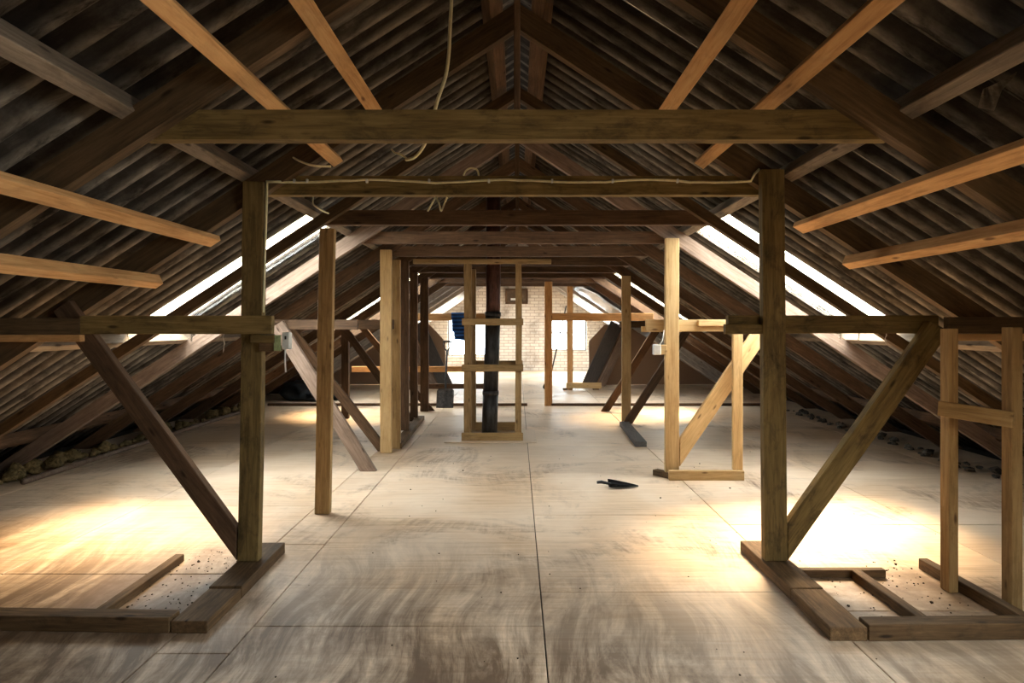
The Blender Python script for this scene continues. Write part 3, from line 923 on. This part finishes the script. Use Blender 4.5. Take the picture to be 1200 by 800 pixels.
# ------------------------------------------------------------------ cables and boxes
yc = T2 + RT - 0.004
t = thing('tie_cable', 'pale cable clipped along the second tie beam', 'cable', at(600, 212, yc))
pts = []
for i in range(41):
    px = 312 + (880 - 312) * i / 40
    py = 212 + 1.6 * math.sin(i * 0.55) + (0.8 if i % 7 == 0 else 0)
    pts.append(at(px, py, T2 + RT - 0.006 if 330 < px < 868 else T2 - 0.012))
pts += [at(884, 204, T2 - 0.02), at(890, 198, T2 - 0.02)]
link_bm('cable', tube_bm(pts, 0.0085, 6), M['cable'], t, smooth=True)
for px in (345, 360, 430, 503, 573, 647, 718, 794):
    timber('cable_clip', at(px - 1.3, 212, T2 + RT - 0.012), at(px + 1.3, 212, T2 + RT - 0.012), 0.02, 0.025, M['white'], t, bev=0.002)
link_bm('drop_cable', tube_bm(smooth_path([at(313, 212, T2 - 0.03), at(312.5, 240, T2 - 0.05), at(310.5, 300, T2 - 0.05), at(308.5, 366, T2 - 0.05)], 4), 0.007, 6), M['cable'], t, smooth=True)

def loose(name, label, pts, r, group=None):
    tag(link_bm(name, tube_bm(smooth_path(pts, 6), r, 6), M['cable'], None, Matrix.Identity(4), True), label, 'cable', group)
loose('hanging_cable', 'long pale cable hanging from the roof before the second truss', [at(530, -40, 3.45), at(529, 0, 3.5), at(527, 40, 3.5), at(526, 62, 3.5), at(522, 90, 3.5), at(512, 120, 3.52), at(505, 150, 3.6), at(496, 172, 3.7), at(486, 184, 3.75), at(476, 187, 3.8)], 0.010)
loose('loose_wire', 'thin wire end curling left of the hanging cable', [at(459, 175, 4.0), at(463, 179, 3.95), at(470, 181, 3.9), at(477, 186, 3.82)], 0.006)
loose('loose_wire', 'short wire drooping beneath the first tie beam on the left', [at(341, 183, 4.15), at(352, 189, 4.1), at(368, 194, 4.1), at(388, 195, 4.14)], 0.007)
loose('loose_wire', 'short looped wire standing on the second tie beam', [at(543, 206, 4.3), at(546, 200, 4.3), at(552, 197, 4.3), at(559, 199, 4.3), at(561, 206, 4.3)], 0.006)
loose('loose_wire', 'forked pale wire dangling under the second tie beam', [at(512, 232, 5.3), at(515, 240, 5.25), at(517, 247, 5.25), at(521, 238, 5.3), at(524, 231, 5.3)], 0.008)
loose('loose_wire', 'slanting pale wire beside the forked wire', [at(510, 231, 5.05), at(506, 239, 5.05), at(501, 247.5, 5.05)], 0.008)
loose('loose_wire', 'crooked wire hanging beside the left purlin', [at(367, 231, 4.9), at(367, 239, 4.85), at(373, 244, 4.85), at(380, 248, 4.9), at(385, 250, 4.95)], 0.006)

t = thing('switch_box', 'white switch box on a block beside the front left post', 'switch', (-1.53, T2 - 0.12, 1.49))
pb = at(316, 402, T2 - 0.15)
timber('block', (-1.648, T2 - 0.06, 1.478), (-1.545, T2 - 0.06, 1.478), 0.09, 0.10, M['sill'], t)
c = at(321, 402, T2 - 0.17)
link_bm('back_plate', box_bm(0.045, 0.012, 0.10, 0.003), M['greenplastic'], t, Matrix.Translation((c.x, T2 - 0.112, c.z)))
c = at(331.5, 399.5, T2 - 0.17)
link_bm('box', box_bm(0.05, 0.05, 0.108, 0.006), M['white'], t, Matrix.Translation((c.x, T2 - 0.10, c.z)))
link_bm('rocker', box_bm(0.010, 0.006, 0.022, 0.002), M['blackmetal'], t, Matrix.Translation((c.x, T2 - 0.127, c.z + 0.02)))
link_bm('wire', tube_bm(smooth_path([(c.x - 0.01, T2 - 0.10, c.z - 0.05), (c.x - 0.012, T2 - 0.10, c.z - 0.12), (c.x - 0.008, T2 - 0.10, c.z - 0.2)], 4), 0.005, 6), M['white'], t)

t = thing('junction_box', 'small white junction box on the bright right pine post', 'junction box', (1.47, T4 - 0.1, 1.33))
c = at(778, 409.5, T4 - 0.09)
timber('block', (c.x - 0.04, T4 - 0.09, c.z), (1.549, T4 - 0.09, c.z), 0.08, 0.10, M['newpine'], t)
c = at(769.5, 409.5, T4 - 0.12)
link_bm('box', box_bm(0.075, 0.07, 0.105, 0.006), M['white'], t, Matrix.Translation((c.x, T4 - 0.12, c.z)))
link_bm('wire', tube_bm(smooth_path([(c.x + 0.03, T4 - 0.12, c.z + 0.05), (c.x + 0.06, T4 - 0.12, c.z + 0.10), (c.x + 0.08, T4 - 0.1, c.z + 0.2)], 4), 0.006, 6), M['white'], t)

# ------------------------------------------------------------------ eaves: pipe, wool, rubble, tarpaulin
tag(link_bm('eaves_pipe', tube_bm([(-4.93, 6.3, 0.03), (-4.95, 8.5, 0.03), (-4.97, 11, 0.03), (-4.96, 12.3, 0.03)], 0.03, 10), M['greybrown'], None, Matrix.Identity(4), True),
    'thin grey pipe lying along the left edge of the floor', 'pipe')
bm = bmesh.new()
for i in range(70):
    y = 5.6 + 7.0 * (i / 70) + random.uniform(-.08, .08)
    r = random.uniform(0.03, 0.10)
    if 25 < i < 33 or 44 < i < 52: r *= 0.5
    lump_bm((-5.13 - random.uniform(0, 0.12), y, r * 0.7), (r, r * 1.3, r * 0.9), bm, 0.9, 2, i * 1.3)
tag(link_bm('mineral_wool', bm, M['wool'], None, Matrix.Identity(4), True), 'tufts of yellowish insulation wool along the left eaves', 'insulation', kind='stuff')
bm = bmesh.new()
for i in range(90):
    y = 4.8 + 8.0 * (i / 90) + random.uniform(-.1, .1)
    r = random.uniform(0.02, 0.06)
    lump_bm((5.0 + random.uniform(-0.1, 0.18), y, r * 0.5), (r, r * 1.2, r * 0.7), bm, 0.8, 1, i * 0.9)
tag(link_bm('eaves_rubble', bm, M['rubble'], None, Matrix.Identity(4), False), 'dark rubble and litter along the right eaves', 'rubble', kind='stuff')
bm = bmesh.new()
lump_bm((-4.45, 13.6, 0.16), (0.55, 0.5, 0.28), bm, 0.55, 3, 2.2)
lump_bm((-4.1, 13.4, 0.1), (0.4, 0.4, 0.14), bm, 0.55, 3, 5.2)
tag(link_bm('tarpaulin', bm, M['tarp'], None, Matrix.Identity(4), True), 'dark heap of plastic tarpaulin in the far left eaves', 'tarpaulin')

# crumbs of dirt over the boards, thickest inside the sill frames
bm = bmesh.new()
def crumb(x, y, r, sd):
    k = bmesh.ops.create_icosphere(bm, subdivisions=1, radius=r)
    for v in k['verts']:
        v.co = Vector((x + v.co.x * (1 + 0.5 * noise.noise(v.co * 90 + Vector((sd, 0, 0)))), y + v.co.y * 1.2, max(0.0005, r * 0.4 + v.co.z * 0.7)))
for i in range(320):
    s = random.random()
    if s < 0.36: x, y = random.uniform(1.8, 2.6), random.uniform(3.35, 4.3)
    elif s < 0.74: x, y = random.uniform(-2.25, -1.85), random.uniform(3.4, 4.5)
    else: x, y = random.uniform(-1.4, 3.5), random.uniform(2.8, 8.0)
    crumb(x, y, random.uniform(0.002, 0.006) * (1.7 if random.random() < 0.12 else 1), i)
tag(link_bm('floor_crumbs', bm, M['crumb']), 'dark crumbs of dirt scattered over the plywood floor', 'dirt', kind='stuff')

# cobweb strands hanging from the struts
for lab, strands in (('dusty cobweb strands hanging under the front right strut', ((1038, 391, 4.16, 13), (1006, 391, 4.16, 9), (985, 391, 4.16, 8))),
                     ('dusty cobweb strands hanging under the front left strut', ((262, 391, 4.03, 22), (225, 391, 4.03, 9), (150, 391, 4.03, 7)))):
    bm = bmesh.new()
    for (px, py, yy, ln) in strands:
        tube_bm([at(px + random.uniform(-1.2, 1.2), py + ln * i / 6, yy) for i in range(7)], [0.003, 0.004, 0.0015, 0.005, 0.002, 0.004, 0.001], 5, bm)
    tag(link_bm('cobwebs', bm, M['web']), lab, 'cobweb', kind='stuff')
# dusty rag caught on the right purlin
bm = bmesh.new()
gr = []
top = [(1192, 84), (1176, 93), (1160, 101), (1152, 104)]
low = [(1190, 88), (1174, 106), (1165, 130), (1146, 126)]
for i in range(7):
    v = i / 6
    row = []
    for j in range(10):
        u = j / 9 * 3
        a = min(int(u), 2); f = u - a
        tx = top[a][0] * (1 - f) + top[a + 1][0] * f; ty = top[a][1] * (1 - f) + top[a + 1][1] * f
        lx = low[a][0] * (1 - f) + low[a + 1][0] * f; ly = low[a][1] * (1 - f) + low[a + 1][1] * f
        row.append(bm.verts.new(at(tx * (1 - v) + lx * v, ty * (1 - v) + ly * v, 2.40 + 0.02 * math.sin(u * 5 + v * 2))))
    gr.append(row)
for i in range(6):
    for j in range(9):
        bm.faces.new((gr[i][j], gr[i][j + 1], gr[i + 1][j + 1], gr[i + 1][j]))
bmesh.ops.solidify(bm, geom=bm.faces[:], thickness=0.006)
tag(link_bm('dusty_rag', bm, M['grey'], None, Matrix.Identity(4), True), 'dusty grey rag caught on the right purlin near the viewer', 'rag')

# loose silver foil sagging under the far right slope
bm = bmesh.new()
gr = []
for i in range(13):
    u = i / 12
    row = []
    for j in range(9):
        v = j / 8
        p = slope_pt(1, 1.46 + 1.8 * u, 14.6 + 1.7 * v, -0.035 - 0.10 * math.sin(math.pi * v) - 0.05 * noise.noise(Vector((u * 6, v * 5, 0))))
        row.append(bm.verts.new(p))
    gr.append(row)
for i in range(12):
    for j in range(8):
        bm.faces.new((gr[i][j], gr[i][j + 1], gr[i + 1][j + 1], gr[i + 1][j]))
bmesh.ops.solidify(bm, geom=bm.faces[:], thickness=0.003)
tag(link_bm('foil_sheet', bm, M['foil'], None, Matrix.Identity(4), True), 'crinkled silver foil sagging under the far right roof slope', 'foil')
